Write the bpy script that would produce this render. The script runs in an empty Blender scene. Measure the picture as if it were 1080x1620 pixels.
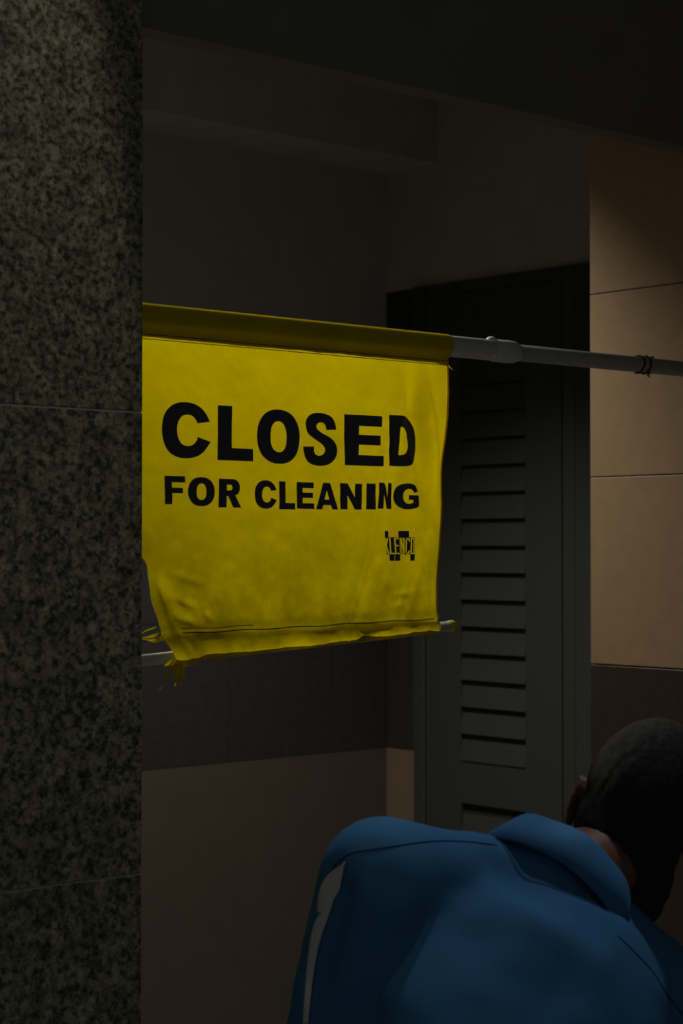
import bpy, bmesh, math, random
from mathutils import Vector, Matrix, geometry
from mathutils.bvhtree import BVHTree
from mathutils import noise as mnoise

random.seed(7)
scene = bpy.context.scene
COL = scene.collection
EYE = 1.65                      # camera height above the floor
R = math.radians

# ------------------------------------------------------------------ camera
cam_d = bpy.data.cameras.new('camera')
cam = bpy.data.objects.new('camera', cam_d)
COL.objects.link(cam)
cam_d.sensor_fit = 'VERTICAL'
cam_d.sensor_height = 36.0
cam_d.lens = 66.67
cam.location = (0, 0, EYE)
cam.rotation_euler = (R(90 + 1.05), 0, 0)
cam_d.clip_start = 0.05
cam_d.dof.use_dof = True
cam_d.dof.focus_distance = 2.98
cam_d.dof.aperture_fstop = 8.0
scene.camera = cam

# ------------------------------------------------------------------ world, exposure
world = bpy.data.worlds.new('dim_surroundings')
scene.world = world
world.use_nodes = True
bg = world.node_tree.nodes['Background']
bg.inputs[0].default_value = (0.97, 1.0, 0.93, 1)
bg.inputs[1].default_value = 0.076
vs = scene.view_settings
vs.view_transform = 'Standard'
vs.look = 'None'
vs.exposure = 0.0
vs.gamma = 1.0
vs.use_curve_mapping = False

# ------------------------------------------------------------------ room frame: t along the doorway pole, s deeper into the washroom
U = Vector((0.7507, 0.6606, 0)); U.normalize()
V = Vector((-U.y, U.x, 0))
TH = math.atan2(U.y, U.x)
O0 = Vector((-0.291, 2.8, 0))
def W(t, s, h=0.0):             # h is measured from eye height
    p = O0 + U * t + V * s
    return Vector((p.x, p.y, EYE + h))
FLOOR = -EYE                    # h of the floor
CEIL = 1.42                     # h of the ceiling

def spot(name, loc, target, watts, angle, blend, radius, color):
    d = bpy.data.lights.new(name, 'SPOT')
    d.energy = watts; d.spot_size = R(angle); d.spot_blend = blend
    d.shadow_soft_size = radius; d.color = color
    o = bpy.data.objects.new(name, d); COL.objects.link(o)
    o.location = loc
    o.rotation_euler = (Vector(target) - Vector(loc)).to_track_quat('-Z', 'Y').to_euler()
    return o
WARM = (1.0, 0.94, 0.83)
# ceiling downlights plus an added fill for the person (their trims are built with the ceiling)
LAMP_WALL = W(1.10, 1.10, CEIL - 0.02)
LAMP_BANNER = W(0.30, 1.15, CEIL - 0.02)
LAMP_PILLAR = W(-0.176, -0.928, CEIL - 0.02)
FILL_PERSON = Vector((0.50, 2.66, EYE + CEIL - 0.02))
spot('downlight_by_wall', LAMP_WALL, LAMP_WALL + Vector((0, 0, -1)), 94, 104, 0.80, 0.03, WARM)
spot('downlight_behind_banner', LAMP_BANNER, W(0.30, 0.0, 0.64), 112, 62, 1.0, 0.035, (1.0, 0.93, 0.78))
spot('downlight_at_pillar', LAMP_PILLAR, W(-2.73, -0.12, -0.288), 7.5, 117.4, 0.06, 0.03, (1.0, 0.95, 0.78))
spot('added_fill_on_person', FILL_PERSON, Vector((0.14, 2.20, EYE - 0.38)), 28, 36, 0.6, 0.04, (0.92, 0.97, 1.0))  # unseen lamp added to brighten the person's shoulders and back

# ------------------------------------------------------------------ materials
def mat(name, base, rough=0.6, spec=0.3, metal=0.0):
    m = bpy.data.materials.new(name); m.use_nodes = True
    b = m.node_tree.nodes['Principled BSDF']
    b.inputs['Base Color'].default_value = (*base, 1)
    b.inputs['Roughness'].default_value = rough
    b.inputs['Specular IOR Level'].default_value = spec
    b.inputs['Metallic'].default_value = metal
    return m
def nodes(m): return m.node_tree.nodes, m.node_tree.links, m.node_tree.nodes['Principled BSDF']
def grain(m, base, amp=0.12, scale=60, bump=0.0, detail=4, rnd=0.0):
    """slight mottling of the base colour, optional fine bump, optional per-object shift"""
    n, l, b = nodes(m)
    tc = n.new('ShaderNodeTexCoord'); nz = n.new('ShaderNodeTexNoise')
    nz.inputs['Scale'].default_value = scale; nz.inputs['Detail'].default_value = detail
    l.new(tc.outputs['Object'], nz.inputs['Vector'])
    mr = n.new('ShaderNodeMapRange'); mr.inputs['To Min'].default_value = 1 - amp; mr.inputs['To Max'].default_value = 1 + amp
    mr.inputs['From Min'].default_value = 0.3; mr.inputs['From Max'].default_value = 0.7
    l.new(nz.outputs['Fac'], mr.inputs['Value'])
    val = mr.outputs['Result']
    if rnd:
        oi = n.new('ShaderNodeObjectInfo'); r2 = n.new('ShaderNodeMapRange')
        r2.inputs['To Min'].default_value = 1 - rnd; r2.inputs['To Max'].default_value = 1 + rnd
        l.new(oi.outputs['Random'], r2.inputs['Value'])
        mu = n.new('ShaderNodeMath'); mu.operation = 'MULTIPLY'
        l.new(val, mu.inputs[0]); l.new(r2.outputs['Result'], mu.inputs[1]); val = mu.outputs[0]
    vm = n.new('ShaderNodeVectorMath'); vm.operation = 'SCALE'
    vm.inputs[0].default_value = base; l.new(val, vm.inputs['Scale'])
    l.new(vm.outputs['Vector'], b.inputs['Base Color'])
    if bump:
        bp = n.new('ShaderNodeBump'); bp.inputs['Strength'].default_value = bump; bp.inputs['Distance'].default_value = 0.001
        l.new(nz.outputs['Fac'], bp.inputs['Height']); l.new(bp.outputs['Normal'], b.inputs['Normal'])
    return m
def G(name, base, rough=0.6, spec=0.3, **k): return grain(mat(name, base, rough, spec), base, **k)

M = {}
# speckled granite
m = M['granite'] = mat('granite', (0.3, 0.29, 0.22), 0.45, 0.35)
n, l, b = nodes(m)
tc = n.new('ShaderNodeTexCoord')
oi = n.new('ShaderNodeObjectInfo'); off = n.new('ShaderNodeVectorMath'); off.operation = 'ADD'
sc_ = n.new('ShaderNodeMath'); sc_.operation = 'MULTIPLY'; sc_.inputs[1].default_value = 13.0
l.new(oi.outputs['Random'], sc_.inputs[0]); l.new(tc.outputs['Object'], off.inputs[0]); l.new(sc_.outputs[0], off.inputs[1])
n1 = n.new('ShaderNodeTexNoise'); n1.inputs['Scale'].default_value = 105; n1.inputs['Detail'].default_value = 7; n1.inputs['Roughness'].default_value = 0.66
n2 = n.new('ShaderNodeTexNoise'); n2.inputs['Scale'].default_value = 34; n2.inputs['Detail'].default_value = 3
vo = n.new('ShaderNodeTexVoronoi'); vo.inputs['Scale'].default_value = 150
for q in (n1, n2, vo): l.new(off.outputs[0], q.inputs['Vector'])
r1 = n.new('ShaderNodeValToRGB')
r1.color_ramp.elements[0].position = 0.40; r1.color_ramp.elements[0].color = (0.045, 0.048, 0.04, 1)
r1.color_ramp.elements[1].position = 0.58; r1.color_ramp.elements[1].color = (0.30, 0.285, 0.20, 1)
e = r1.color_ramp.elements.new(0.47); e.color = (0.15, 0.148, 0.112, 1)
l.new(n1.outputs['Fac'], r1.inputs['Fac'])
r2 = n.new('ShaderNodeMapRange'); r2.inputs['From Min'].default_value = .3; r2.inputs['From Max'].default_value = .7
r2.inputs['To Min'].default_value = .65; r2.inputs['To Max'].default_value = 1.3
l.new(n2.outputs['Fac'], r2.inputs['Value'])
r3 = n.new('ShaderNodeValToRGB'); r3.color_ramp.elements[0].color = (.55, .55, .55, 1); r3.color_ramp.elements[1].color = (1.15, 1.15, 1.1, 1)
l.new(vo.outputs['Color'], r3.inputs['Fac'])
x1 = n.new('ShaderNodeMix'); x1.data_type = 'RGBA'; x1.blend_type = 'MULTIPLY'; x1.inputs[0].default_value = 1
l.new(r1.outputs['Color'], x1.inputs[6]); l.new(r3.outputs['Color'], x1.inputs[7])
x2 = n.new('ShaderNodeVectorMath'); x2.operation = 'SCALE'
l.new(x1.outputs[2], x2.inputs[0]); l.new(r2.outputs['Result'], x2.inputs['Scale'])
l.new(x2.outputs['Vector'], b.inputs['Base Color'])

M['grout'] = G('grout', (0.16, 0.15, 0.13), 0.9, 0.1, scale=200)
M['pillar_grout'] = G('pillar_grout', (0.34, 0.34, 0.30), 0.9, 0.1, scale=120)
M['core'] = G('concrete_core', (0.14, 0.135, 0.12), 0.9, 0.1, scale=30)
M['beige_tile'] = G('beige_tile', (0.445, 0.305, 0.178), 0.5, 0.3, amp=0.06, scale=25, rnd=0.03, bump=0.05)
M['brown_tile'] = G('brown_tile', (0.070, 0.045, 0.034), 0.45, 0.3, amp=0.1, scale=40, rnd=0.05)
M['dark_tile'] = G('dark_tile', (0.040, 0.040, 0.041), 0.45, 0.3, amp=0.12, scale=40, rnd=0.05)
M['beige_dado_lit'] = G('beige_dado_lit', (0.21, 0.160, 0.098), 0.55, 0.25, amp=0.05, scale=12)  # side strip: same beige as the rear dado, lightened to paint in stronger light
M['plaster_grey'] = G('plaster_grey', (0.40, 0.41, 0.40), 0.9, 0.1, amp=0.05, scale=8)
M['beige_dado_dim'] = G('beige_dado_dim', (0.098, 0.082, 0.062), 0.55, 0.25, amp=0.05, scale=12)  # rear dado: the same beige darkened to paint in weaker light
M['plaster_brown'] = G('plaster_brown', (0.44, 0.40, 0.36), 0.9, 0.1, amp=0.06, scale=8)
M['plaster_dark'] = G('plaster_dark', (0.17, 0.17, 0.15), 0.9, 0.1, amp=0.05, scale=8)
M['ceiling_paint'] = G('ceiling_paint', (0.50, 0.50, 0.50), 0.9, 0.1, amp=0.04, scale=8)
M['floor'] = G('floor_tile', (0.38, 0.37, 0.35), 0.5, 0.3, amp=0.1, scale=20, rnd=0.04)
M['door_paint'] = G('door_paint', (0.049, 0.055, 0.050), 0.6, 0.25, amp=0.05, scale=80)
M['door_frame'] = G('door_frame_paint', (0.052, 0.056, 0.049), 0.55, 0.3, amp=0.05, scale=80)
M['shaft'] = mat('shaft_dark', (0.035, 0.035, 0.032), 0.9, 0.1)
M['tube_grey'] = G('tube_grey_white', (0.50, 0.52, 0.53), 0.45, 0.35, amp=0.06, scale=90)
M['tube_thin'] = G('tube_grey', (0.30, 0.30, 0.28), 0.5, 0.35, amp=0.08, scale=90)
M['clip'] = mat('clip_white', (0.85, 0.85, 0.83), 0.35, 0.5)
M['tie'] = G('tie_dark', (0.05, 0.035, 0.03), 0.7, 0.2, scale=200)
M['rod_white'] = G('rod_white', (0.72, 0.68, 0.64), 0.4, 0.4, amp=0.06, scale=120)
M['cap_yellow'] = mat('cap_yellow', (0.62, 0.50, 0.01), 0.5, 0.3)
M['ink'] = G('black_ink', (0.075, 0.075, 0.085), 0.75, 0.2, amp=0.15, scale=400)
M['stitch'] = mat('brown_stitching', (0.16, 0.09, 0.01), 0.9, 0.1)
M['white_trim'] = G('downlight_trim_paint', (0.7, 0.7, 0.66), 0.5, 0.3, scale=30)
M['skin'] = G('skin', (0.15, 0.065, 0.04), 0.55, 0.3, amp=0.05, scale=60)
M['hair'] = G('black_hair', (0.024, 0.024, 0.024), 0.95, 0.05, amp=0.3, scale=180)
M['shirt'] = G('blue_shirt_fabric', (0.040, 0.150, 0.32), 0.85, 0.15, amp=0.05, scale=500, bump=0.15)
M['shirt_white'] = G('white_panel_fabric', (0.55, 0.54, 0.55), 0.8, 0.15, amp=0.05, scale=400)
M['seam'] = mat('navy_seam', (0.01, 0.02, 0.04), 0.9, 0.1)
M['trousers'] = G('dark_trousers', (0.03, 0.03, 0.035), 0.9, 0.1, scale=200)
M['shoe'] = G('black_shoe', (0.02, 0.02, 0.02), 0.5, 0.3, scale=90)
M['eye_white'] = mat('eye_white', (0.75, 0.72, 0.68), 0.3, 0.5)
M['lip'] = mat('lip', (0.28, 0.1, 0.08), 0.5, 0.3)

# translucent yellow banner cloth
def cloth(name, trans):
    m = bpy.data.materials.new(name); m.use_nodes = True
    n, l = m.node_tree.nodes, m.node_tree.links
    out = n['Material Output']; n.remove(n['Principled BSDF'])
    tc = n.new('ShaderNodeTexCoord')
    nz = n.new('ShaderNodeTexNoise'); nz.inputs['Scale'].default_value = 7; nz.inputs['Detail'].default_value = 5
    nf = n.new('ShaderNodeTexNoise'); nf.inputs['Scale'].default_value = 900; nf.inputs['Detail'].default_value = 2
    l.new(tc.outputs['Object'], nz.inputs['Vector']); l.new(tc.outputs['Object'], nf.inputs['Vector'])
    mr = n.new('ShaderNodeMapRange'); mr.inputs['From Min'].default_value = .3; mr.inputs['From Max'].default_value = .7
    mr.inputs['To Min'].default_value = .93; mr.inputs['To Max'].default_value = 1.06
    l.new(nz.outputs['Fac'], mr.inputs['Value'])
    mf = n.new('ShaderNodeMapRange'); mf.inputs['From Min'].default_value = .3; mf.inputs['From Max'].default_value = .7
    mf.inputs['To Min'].default_value = .9; mf.inputs['To Max'].default_value = 1.1
    l.new(nf.outputs['Fac'], mf.inputs['Value'])
    mu = n.new('ShaderNodeMath'); mu.operation = 'MULTIPLY'; l.new(mr.outputs[0], mu.inputs[0]); l.new(mf.outputs[0], mu.inputs[1])
    # dirt blotches, mostly along the handled lower part
    dn = n.new('ShaderNodeTexNoise'); dn.inputs['Scale'].default_value = 16; dn.inputs['Detail'].default_value = 8; dn.inputs['Roughness'].default_value = .65
    l.new(tc.outputs['Object'], dn.inputs['Vector'])
    sx = n.new('ShaderNodeSeparateXYZ'); l.new(tc.outputs['Object'], sx.inputs[0])
    zr = n.new('ShaderNodeMapRange'); zr.inputs['From Min'].default_value = -0.26; zr.inputs['From Max'].default_value = -0.46
    zr.inputs['To Min'].default_value = 0.0; zr.inputs['To Max'].default_value = 0.42; l.new(sx.outputs['Z'], zr.inputs['Value'])
    da = n.new('ShaderNodeMath'); da.operation = 'MULTIPLY_ADD'; da.use_clamp = True
    dr_ = n.new('ShaderNodeMapRange'); dr_.inputs['From Min'].default_value = .35; dr_.inputs['From Max'].default_value = .62; l.new(dn.outputs['Fac'], dr_.inputs['Value'])
    l.new(dr_.outputs[0], da.inputs[0]); l.new(zr.outputs[0], da.inputs[1]); da.inputs[2].default_value = 0
    dk = n.new('ShaderNodeMath'); dk.operation = 'SUBTRACT'; dk.inputs[0].default_value = 1; l.new(da.outputs[0], dk.inputs[1])
    m2 = n.new('ShaderNodeMath'); m2.operation = 'MULTIPLY'; l.new(mu.outputs[0], m2.inputs[0]); l.new(dk.outputs[0], m2.inputs[1]); mu = m2
    def tint(c):
        v = n.new('ShaderNodeVectorMath'); v.operation = 'SCALE'; v.inputs[0].default_value = c
        l.new(mu.outputs[0], v.inputs['Scale']); return v.outputs['Vector']
    d = n.new('ShaderNodeBsdfDiffuse'); t = n.new('ShaderNodeBsdfTranslucent')
    l.new(tint((0.74, 0.60, 0.004)), d.inputs['Color']); l.new(tint(trans), t.inputs['Color'])
    mx = n.new('ShaderNodeMixShader'); mx.inputs[0].default_value = 0.52
    l.new(d.outputs[0], mx.inputs[1]); l.new(t.outputs[0], mx.inputs[2]); l.new(mx.outputs[0], out.inputs['Surface'])
    return m
M['cloth'] = cloth('yellow_banner_cloth', (0.80, 0.64, 0.0))

# ------------------------------------------------------------------ mesh helpers
def smooth(me, on=True):
    for p in me.polygons: p.use_smooth = on
def link(name, me, material, parent=None, loc=(0, 0, 0), rot=(0, 0, 0)):
    o = bpy.data.objects.new(name, me); COL.objects.link(o)
    if material is not None and not me.materials: me.materials.append(M[material] if isinstance(material, str) else material)
    o.location = loc; o.rotation_euler = rot
    if parent: o.parent = parent
    return o
def meta(o, label=None, cat=None, group=None, kind=None):
    if label: o['label'] = label
    if cat: o['category'] = cat
    if group: o['group'] = group
    if kind: o['kind'] = kind
    return o
def empty(name, loc, rz=TH):
    o = bpy.data.objects.new(name, None); COL.objects.link(o)
    o.location = loc; o.rotation_euler = (0, 0, rz); o.empty_display_size = .1
    return o
def box_bm(bm, lo, hi):
    vs_ = [bm.verts.new((x, y, z)) for x in (lo[0], hi[0]) for y in (lo[1], hi[1]) for z in (lo[2], hi[2])]
    fs = [(0, 1, 3, 2), (4, 6, 7, 5), (0, 4, 5, 1), (2, 3, 7, 6), (0, 2, 6, 4), (1, 5, 7, 3)]
    return [bm.faces.new([vs_[i] for i in f]) for f in fs]
def done(bm, name, bevel=0.0, seg=1):
    if bevel: bmesh.ops.bevel(bm, geom=bm.edges[:], offset=bevel, segments=seg, affect='EDGES', profile=0.5)
    bmesh.ops.recalc_face_normals(bm, faces=bm.faces[:])
    me = bpy.data.meshes.new(name); bm.to_mesh(me); bm.free(); return me
def box_me(name, lo, hi, bevel=0.0):
    bm = bmesh.new(); box_bm(bm, lo, hi); return done(bm, name, bevel)
def rbox(name, t0, t1, s0, s1, h0, h1, material, parent=None, bevel=0.0):
    """box in room coordinates; top-level objects get the room frame as their transform"""
    if parent is None:
        me = box_me(name, (0, 0, 0), (t1 - t0, s1 - s0, h1 - h0), bevel)
        o = link(name, me, material, None, W(t0, s0, h0), (0, 0, TH)); o['_o'] = (t0, s0, h0)
    else:
        a = parent['_o']
        me = box_me(name, (0, 0, 0), (t1 - t0, s1 - s0, h1 - h0), bevel)
        o = link(name, me, material, parent, (t0 - a[0], s0 - a[1], h0 - a[2])); o['_o'] = (t0, s0, h0)
    return o
def struct(o): o['kind'] = 'structure'; return o
def tube_bm(bm, pts, radii, seg=12, caps=True, flat=1.0, up=None):
    pts = [Vector(p) for p in pts]; rings = []
    if not hasattr(radii, '__len__'): radii = [radii] * len(pts)
    d0 = (pts[1] - pts[0]).normalized()
    ref = Vector(up) if up else (Vector((0, 0, 1)) if abs(d0.z) < .9 else Vector((1, 0, 0)))
    for i, p in enumerate(pts):
        d = (pts[min(i + 1, len(pts) - 1)] - pts[max(i - 1, 0)]).normalized()
        a = d.cross(ref)
        if a.length < 1e-5: a = d.orthogonal()
        a.normalize(); bb = a.cross(d).normalized(); ref = bb
        rings.append([bm.verts.new(p + a * (radii[i] * math.cos(2 * math.pi * k / seg)) + bb * (flat * radii[i] * math.sin(2 * math.pi * k / seg))) for k in range(seg)])
    for A, B in zip(rings, rings[1:]):
        for k in range(seg):
            bm.faces.new((A[k], A[(k + 1) % seg], B[(k + 1) % seg], B[k]))
    if caps:
        bm.faces.new(rings[0][::-1]); bm.faces.new(rings[-1])
def tube_me(name, pts, radii, seg=12, flat=1.0, up=None):
    bm = bmesh.new(); tube_bm(bm, pts, radii, seg, True, flat, up)
    me = done(bm, name); smooth(me); return me

# ------------------------------------------------------------------ the setting
struct(rbox('floor', -3.0, 3.0, -4.2, 2.3, FLOOR - 0.1, FLOOR, 'grout'))
fl = bpy.data.objects['floor']
FT = 0.4
ftile = box_me('floor_tile', (0.0015, 0.0015, 0), (FT - 0.0015, FT - 0.0015, 0.006), 0.001)
ftile.materials.append(M['floor'])
for i in range(12):
    for j in range(11):
        t0 = -1.2 + i * FT; s0 = -2.3 + j * FT
        if t0 > 2.3 or s0 > 1.96 or (t0 > 1.5 and s0 + FT < 0.44) or (t0 + FT < -.09 and s0 > -.12 and s0 + FT < .16): continue
        o = link('floor_tile', ftile, None, fl, (t0 + 3.0, s0 + 4.2, 0.1))

ce = struct(rbox('ceiling', -3.0, 3.0, -4.2, 2.3, CEIL, CEIL + 0.12, 'ceiling_paint'))
# recessed downlight trims, parts of the ceiling; the last one rings the added fill
def ring_me(name, r0, r1, h):
    bm = bmesh.new(); N = 32; rs = []
    for r, z in ((r0, 0), (r1, 0), (r1, -h), (r0, -h * .6)):
        rs.append([bm.verts.new((r * math.cos(2 * math.pi * k / N), r * math.sin(2 * math.pi * k / N), z)) for k in range(N)])
    for i in range(4):
        A, B = rs[i], rs[(i + 1) % 4]
        for k in range(N): bm.faces.new((A[k], A[(k + 1) % N], B[(k + 1) % N], B[k]))
    me = done(bm, name); return me
trim = ring_me('downlight_trim', 0.045, 0.062, 0.008); trim.materials.append(M['white_trim'])
inv = ce.matrix_basis.inverted()
for p in (LAMP_WALL, LAMP_BANNER, LAMP_PILLAR, FILL_PERSON):
    q = Matrix.LocRotScale(ce.location, ce.rotation_euler, None).inverted() @ Vector((p.x, p.y, EYE + CEIL))
    link('downlight_trim', trim, None, ce, q)

# granite clad pillar on the left of the doorway
TE = -0.0885; SP = -0.12
pl = struct(rbox('wall_left', -1.5, TE - 0.0012, SP + 0.0012, 0.156, FLOOR, CEIL, 'pillar_grout'))
GH = 0.643
joints = [0.188 + GH * k for k in range(-4, 3)]
for k in range(len(joints) - 1):
    h0, h1 = max(joints[k], FLOOR), min(joints[k + 1], CEIL)
    for (a, b_) in ((-0.78, TE), (-1.47, -0.78)):
        rbox('granite_slab', a + 0.001, b_ - (0 if b_ == TE else 0.001), SP, SP + 0.02, h0 + 0.0013, h1 - 0.0013, 'granite', pl, 0.0012)
    rbox('granite_slab', TE - 0.02, TE, SP + 0.0205, 0.16, h0 + 0.0013, h1 - 0.0013, 'granite', pl, 0.0012)

# lintel over the opening
LB = 0.788
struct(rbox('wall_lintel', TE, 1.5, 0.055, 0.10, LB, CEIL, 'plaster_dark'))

# right hand wall: beige tiles over a brown dado
wr = struct(rbox('wall_right', 1.507, 2.29, -3.2, 0.438, FLOOR, CEIL, 'grout'))
rows = [(-0.254, 0.151), (0.151, 0.549), (0.549, 0.949), (0.949, CEIL)]
TW = 0.60
for j in range(4):
    s1 = 0.445 - j * TW; s0 = s1 - TW
    for (h0, h1) in rows:
        rbox('ceramic_tile', 1.5, 1.508, s0 + 0.0013, s1 - (0.0 if j == 0 else 0.0013), h0 + 0.0013, h1 - 0.0013, 'beige_tile', wr, 0.0008)
    for (h0, h1) in ((-0.612, -0.2548), (-0.97, -0.612), (-1.33, -0.97), (FLOOR, -1.33)):
        rbox('ceramic_tile', 1.5, 1.508, s0 + 0.0013, s1 - (0.0 if j == 0 else 0.0013), h0 + 0.0013, h1 - 0.0013, 'brown_tile', wr, 0.0008)

# rear wall: dark tiles above a beige panel
SA = 1.965
wa = struct(rbox('wall_back', -1.5, 2.3, SA + 0.008, SA + 0.12, FLOOR, CEIL, 'grout'))
ts = [2.3, 2.085, 1.693, 1.301, 0.909, 0.517, 0.125, -0.267]
hs = [-0.612, -0.214, 0.184]
for a, b_ in zip(ts[1:], ts[:-1]):
    for h0, h1 in zip(hs[:-1], hs[1:]):
        rbox('ceramic_tile', a + 0.0011, b_ - 0.0011, SA, SA + 0.009, h0 + 0.001, h1 - 0.001, 'dark_tile', wa, 0.0008)
rbox('plaster_panel', -1.5, 2.3, SA, SA + 0.009, 0.1845, CEIL, 'plaster_grey', wa)
rbox('dado_panel', -1.5, 2.3, SA - 0.001, SA + 0.009, FLOOR, -0.6125, 'beige_dado_dim', wa)
# bulkhead dropping from the ceiling in front of the rear wall
struct(rbox('ceiling_bulkhead', -1.5, 2.3, 1.745, SA, 1.143, CEIL, 'plaster_brown'))

# side wall with the louvred door
D0, D1 = 1.19, 1.819          # frame extents along s
wb = struct(rbox('wall_side', 2.308, 2.44, 0.438, SA + 0.12, FLOOR, CEIL, 'grout'))
DT = 0.743 + 0.035            # top of frame
rbox('plaster_panel', 2.3, 2.309, 0.445, SA, DT, CEIL, 'plaster_brown', wb)
for h0, h1 in ((-0.612, -0.214), (-0.214, 0.184), (0.184, 0.582), (0.582, DT)):
    rbox('ceramic_tile', 2.3, 2.309, D1 + 0.001, SA - 0.001, h0 + 0.001, h1 - 0.001, 'dark_tile', wb, 0.0008)
rbox('dado_panel', 2.299, 2.309, D1 + 0.001, SA - 0.001, FLOOR, -0.6125, 'beige_dado_lit', wb)
rbox('side_board', 2.290, 2.309, 0.445, D0 - 0.001, FLOOR, DT, 'door_paint', wb)

# ---- door_1
dr = struct(empty('door_1', W(2.3, 1.505, FLOOR))); dr['_o'] = (2.3, 1.505, FLOOR)
bm = bmesh.new()
FW = 0.046
for (a, b_, c, d) in ((D1 - FW, D1, FLOOR, DT), (D0, D0 + FW, FLOOR, DT), (D0 + FW, D1 - FW, 0.743, DT)):
    box_bm(bm, (-0.028 if a > 1.3 else -0.013, a - 1.505, c - FLOOR), (0.008, b_ - 1.505, d - FLOOR))
    # rounded stop bead on the inner edge
me = done(bm, 'door_frame', 0.003)
link('door_frame', me, 'door_frame', dr)
bm = bmesh.new()
for yy in (D1 - FW - 0.010,):
    box_bm(bm, (-0.016, yy - 1.505, 0.0), (0.0, yy + 0.010 - 1.505, 0.743 - FLOOR))
link('door_stop', done(bm, 'door_stop', 0.002), 'door_frame', dr)
LA, LZ = D0 + FW + 0.003, D1 - FW - 0.003
L0, L1 = 1.376, 1.632        # louvre opening along s
UP0, UP1 = -0.605, 0.565
LO0, LO1 = -1.30, -0.745
bm = bmesh.new()
def leaf(a, b_, c, d): box_bm(bm, (-0.012, a - 1.505, c - FLOOR), (0.0, b_ - 1.505, d - FLOOR))
leaf(LA, L0, FLOOR + .006, 0.740); leaf(L1, LZ, FLOOR + .006, 0.740)
leaf(L0, L1, UP1, 0.740); leaf(L0, L1, LO1, UP0); leaf(L0, L1, FLOOR + .006, LO0)
lf = link('door_leaf', done(bm, 'door_leaf'), 'door_paint', dr)
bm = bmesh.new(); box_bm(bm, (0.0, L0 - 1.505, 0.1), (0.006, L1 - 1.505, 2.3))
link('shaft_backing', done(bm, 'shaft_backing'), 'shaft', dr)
# slats: tilted blades, one mesh shared
PITCH = 0.078
bm = bmesh.new()
w = (L1 - L0) / 2
vv = [(-0.0155, -0.004), (-0.0135, -0.004), (-0.001, 0.0685), (-0.003, 0.0685)]
A = [bm.verts.new((x, -w, z)) for x, z in vv]; B = [bm.verts.new((x, w, z)) for x, z in vv]
for i in range(4): bm.faces.new((A[i], A[(i + 1) % 4], B[(i + 1) % 4], B[i]))
bm.faces.new(A[::-1]); bm.faces.new(B)
slat = done(bm, 'louvre_slat'); slat.materials.append(M['door_paint'])
h = -0.557 + 0.006 - PITCH * 0
k = 0
while h + 0.0 < UP1:
    link('louvre_slat', slat, None, dr, (0, (L0 + L1) / 2 - 1.505, h - 0.066 - FLOOR)); h += PITCH
h = -0.778
link('louvre_slat', slat, None, dr, (0, (L0 + L1) / 2 - 1.505, h - 0.066 - FLOOR))
while h - PITCH > LO0 + 0.05:
    h -= PITCH
    link('louvre_slat', slat, None, dr, (0, (L0 + L1) / 2 - 1.505, h - 0.066 - FLOOR))
# far left end wall of the washroom lobby
struct(rbox('wall_end', -1.62, -1.5, -0.1, SA + 0.12, FLOOR, CEIL, 'plaster_brown'))

# ------------------------------------------------------------------ doorway pole
HP = 0.341
po = empty('doorway_pole', W(TE, 0, HP)); PO = TE
meta(po, 'grey telescopic tension pole across the doorway with yellow banner hung on it', 'pole')
def along(t): return t - PO
bm = bmesh.new()
tube_bm(bm, [(along(TE) + .004, 0, 0), (along(0.79), 0, 0), (along(0.795), 0, 0)], [0.0182, 0.0182, 0.0165], 32)
me = done(bm, 'outer_tube'); smooth(me); link('outer_tube', me, 'tube_grey', po)
me = tube_me('inner_tube', [(along(0.78), 0, 0), (along(1.49), 0, 0)], 0.0147, 32); link('inner_tube', me, 'tube_thin', po)
me = tube_me('collar', [(along(0.735), 0, 0), (along(0.738), 0, 0), (along(0.775), 0, 0), (along(0.788), 0, 0), (along(0.800), 0, 0)],
             [0.0184, 0.0198, 0.0200, 0.0192, 0.0150], 32); cl = link('locking_collar', me, 'tube_grey', po)
# white release button on the collar, and its small mate beneath
bm = bmesh.new(); bmesh.ops.create_uvsphere(bm, u_segments=16, v_segments=10, radius=1)
bmesh.ops.scale(bm, vec=(0.0100, 0.0085, 0.0065), verts=bm.verts)
me = done(bm, 'release_button'); smooth(me)
link('release_button', me, 'clip', cl, (along(0.731), -0.002, 0.0172))
bm = bmesh.new(); bmesh.ops.create_uvsphere(bm, u_segments=12, v_segments=8, radius=1)
bmesh.ops.scale(bm, vec=(0.004, 0.002, 0.002), verts=bm.verts)
me = done(bm, 'rivet'); smooth(me)
link('rivet', me, 'clip', cl, (along(0.728), -0.0135, -0.0125))
# dark twisted tie wound on the thin tube
pts = []; 
for i in range(60):
    a = i / 59 * 2 * math.pi * 2.3
    pts.append((along(1.118) + 0.042 * i / 59 + 0.006 * math.sin(a), 0.0158 * math.cos(a), 0.0158 * math.sin(a)))
tb = link('twist_tie', tube_me('twist_tie', pts, 0.0023, 8), 'tie', po)
for (dx, a, L) in ((1.150, -1.9, 0.009), (1.147, -2.2, 0.007), (1.158, 1.3, 0.006)):
    p0 = Vector((along(dx), 0.0155 * math.cos(a), 0.0155 * math.sin(a)))
    link('tie_end', tube_me('tie_end', [p0, p0 + Vector((-0.002, 0.4 * L * math.cos(a), 0.6 * L * math.sin(a))), p0 + Vector((0.002, L * math.cos(a), L * math.sin(a)))], [0.0022, 0.002, 0.0008], 6), 'tie', tb)
# rubber foot at the right wall and at the pillar
for a, b_ in ((TE, TE + 0.02), (1.482, 1.4995)):
    link('rubber_foot', tube_me('rubber_foot', [(along(a), 0, 0), (along(b_), 0, 0)], 0.023, 24), 'tie', po)

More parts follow.
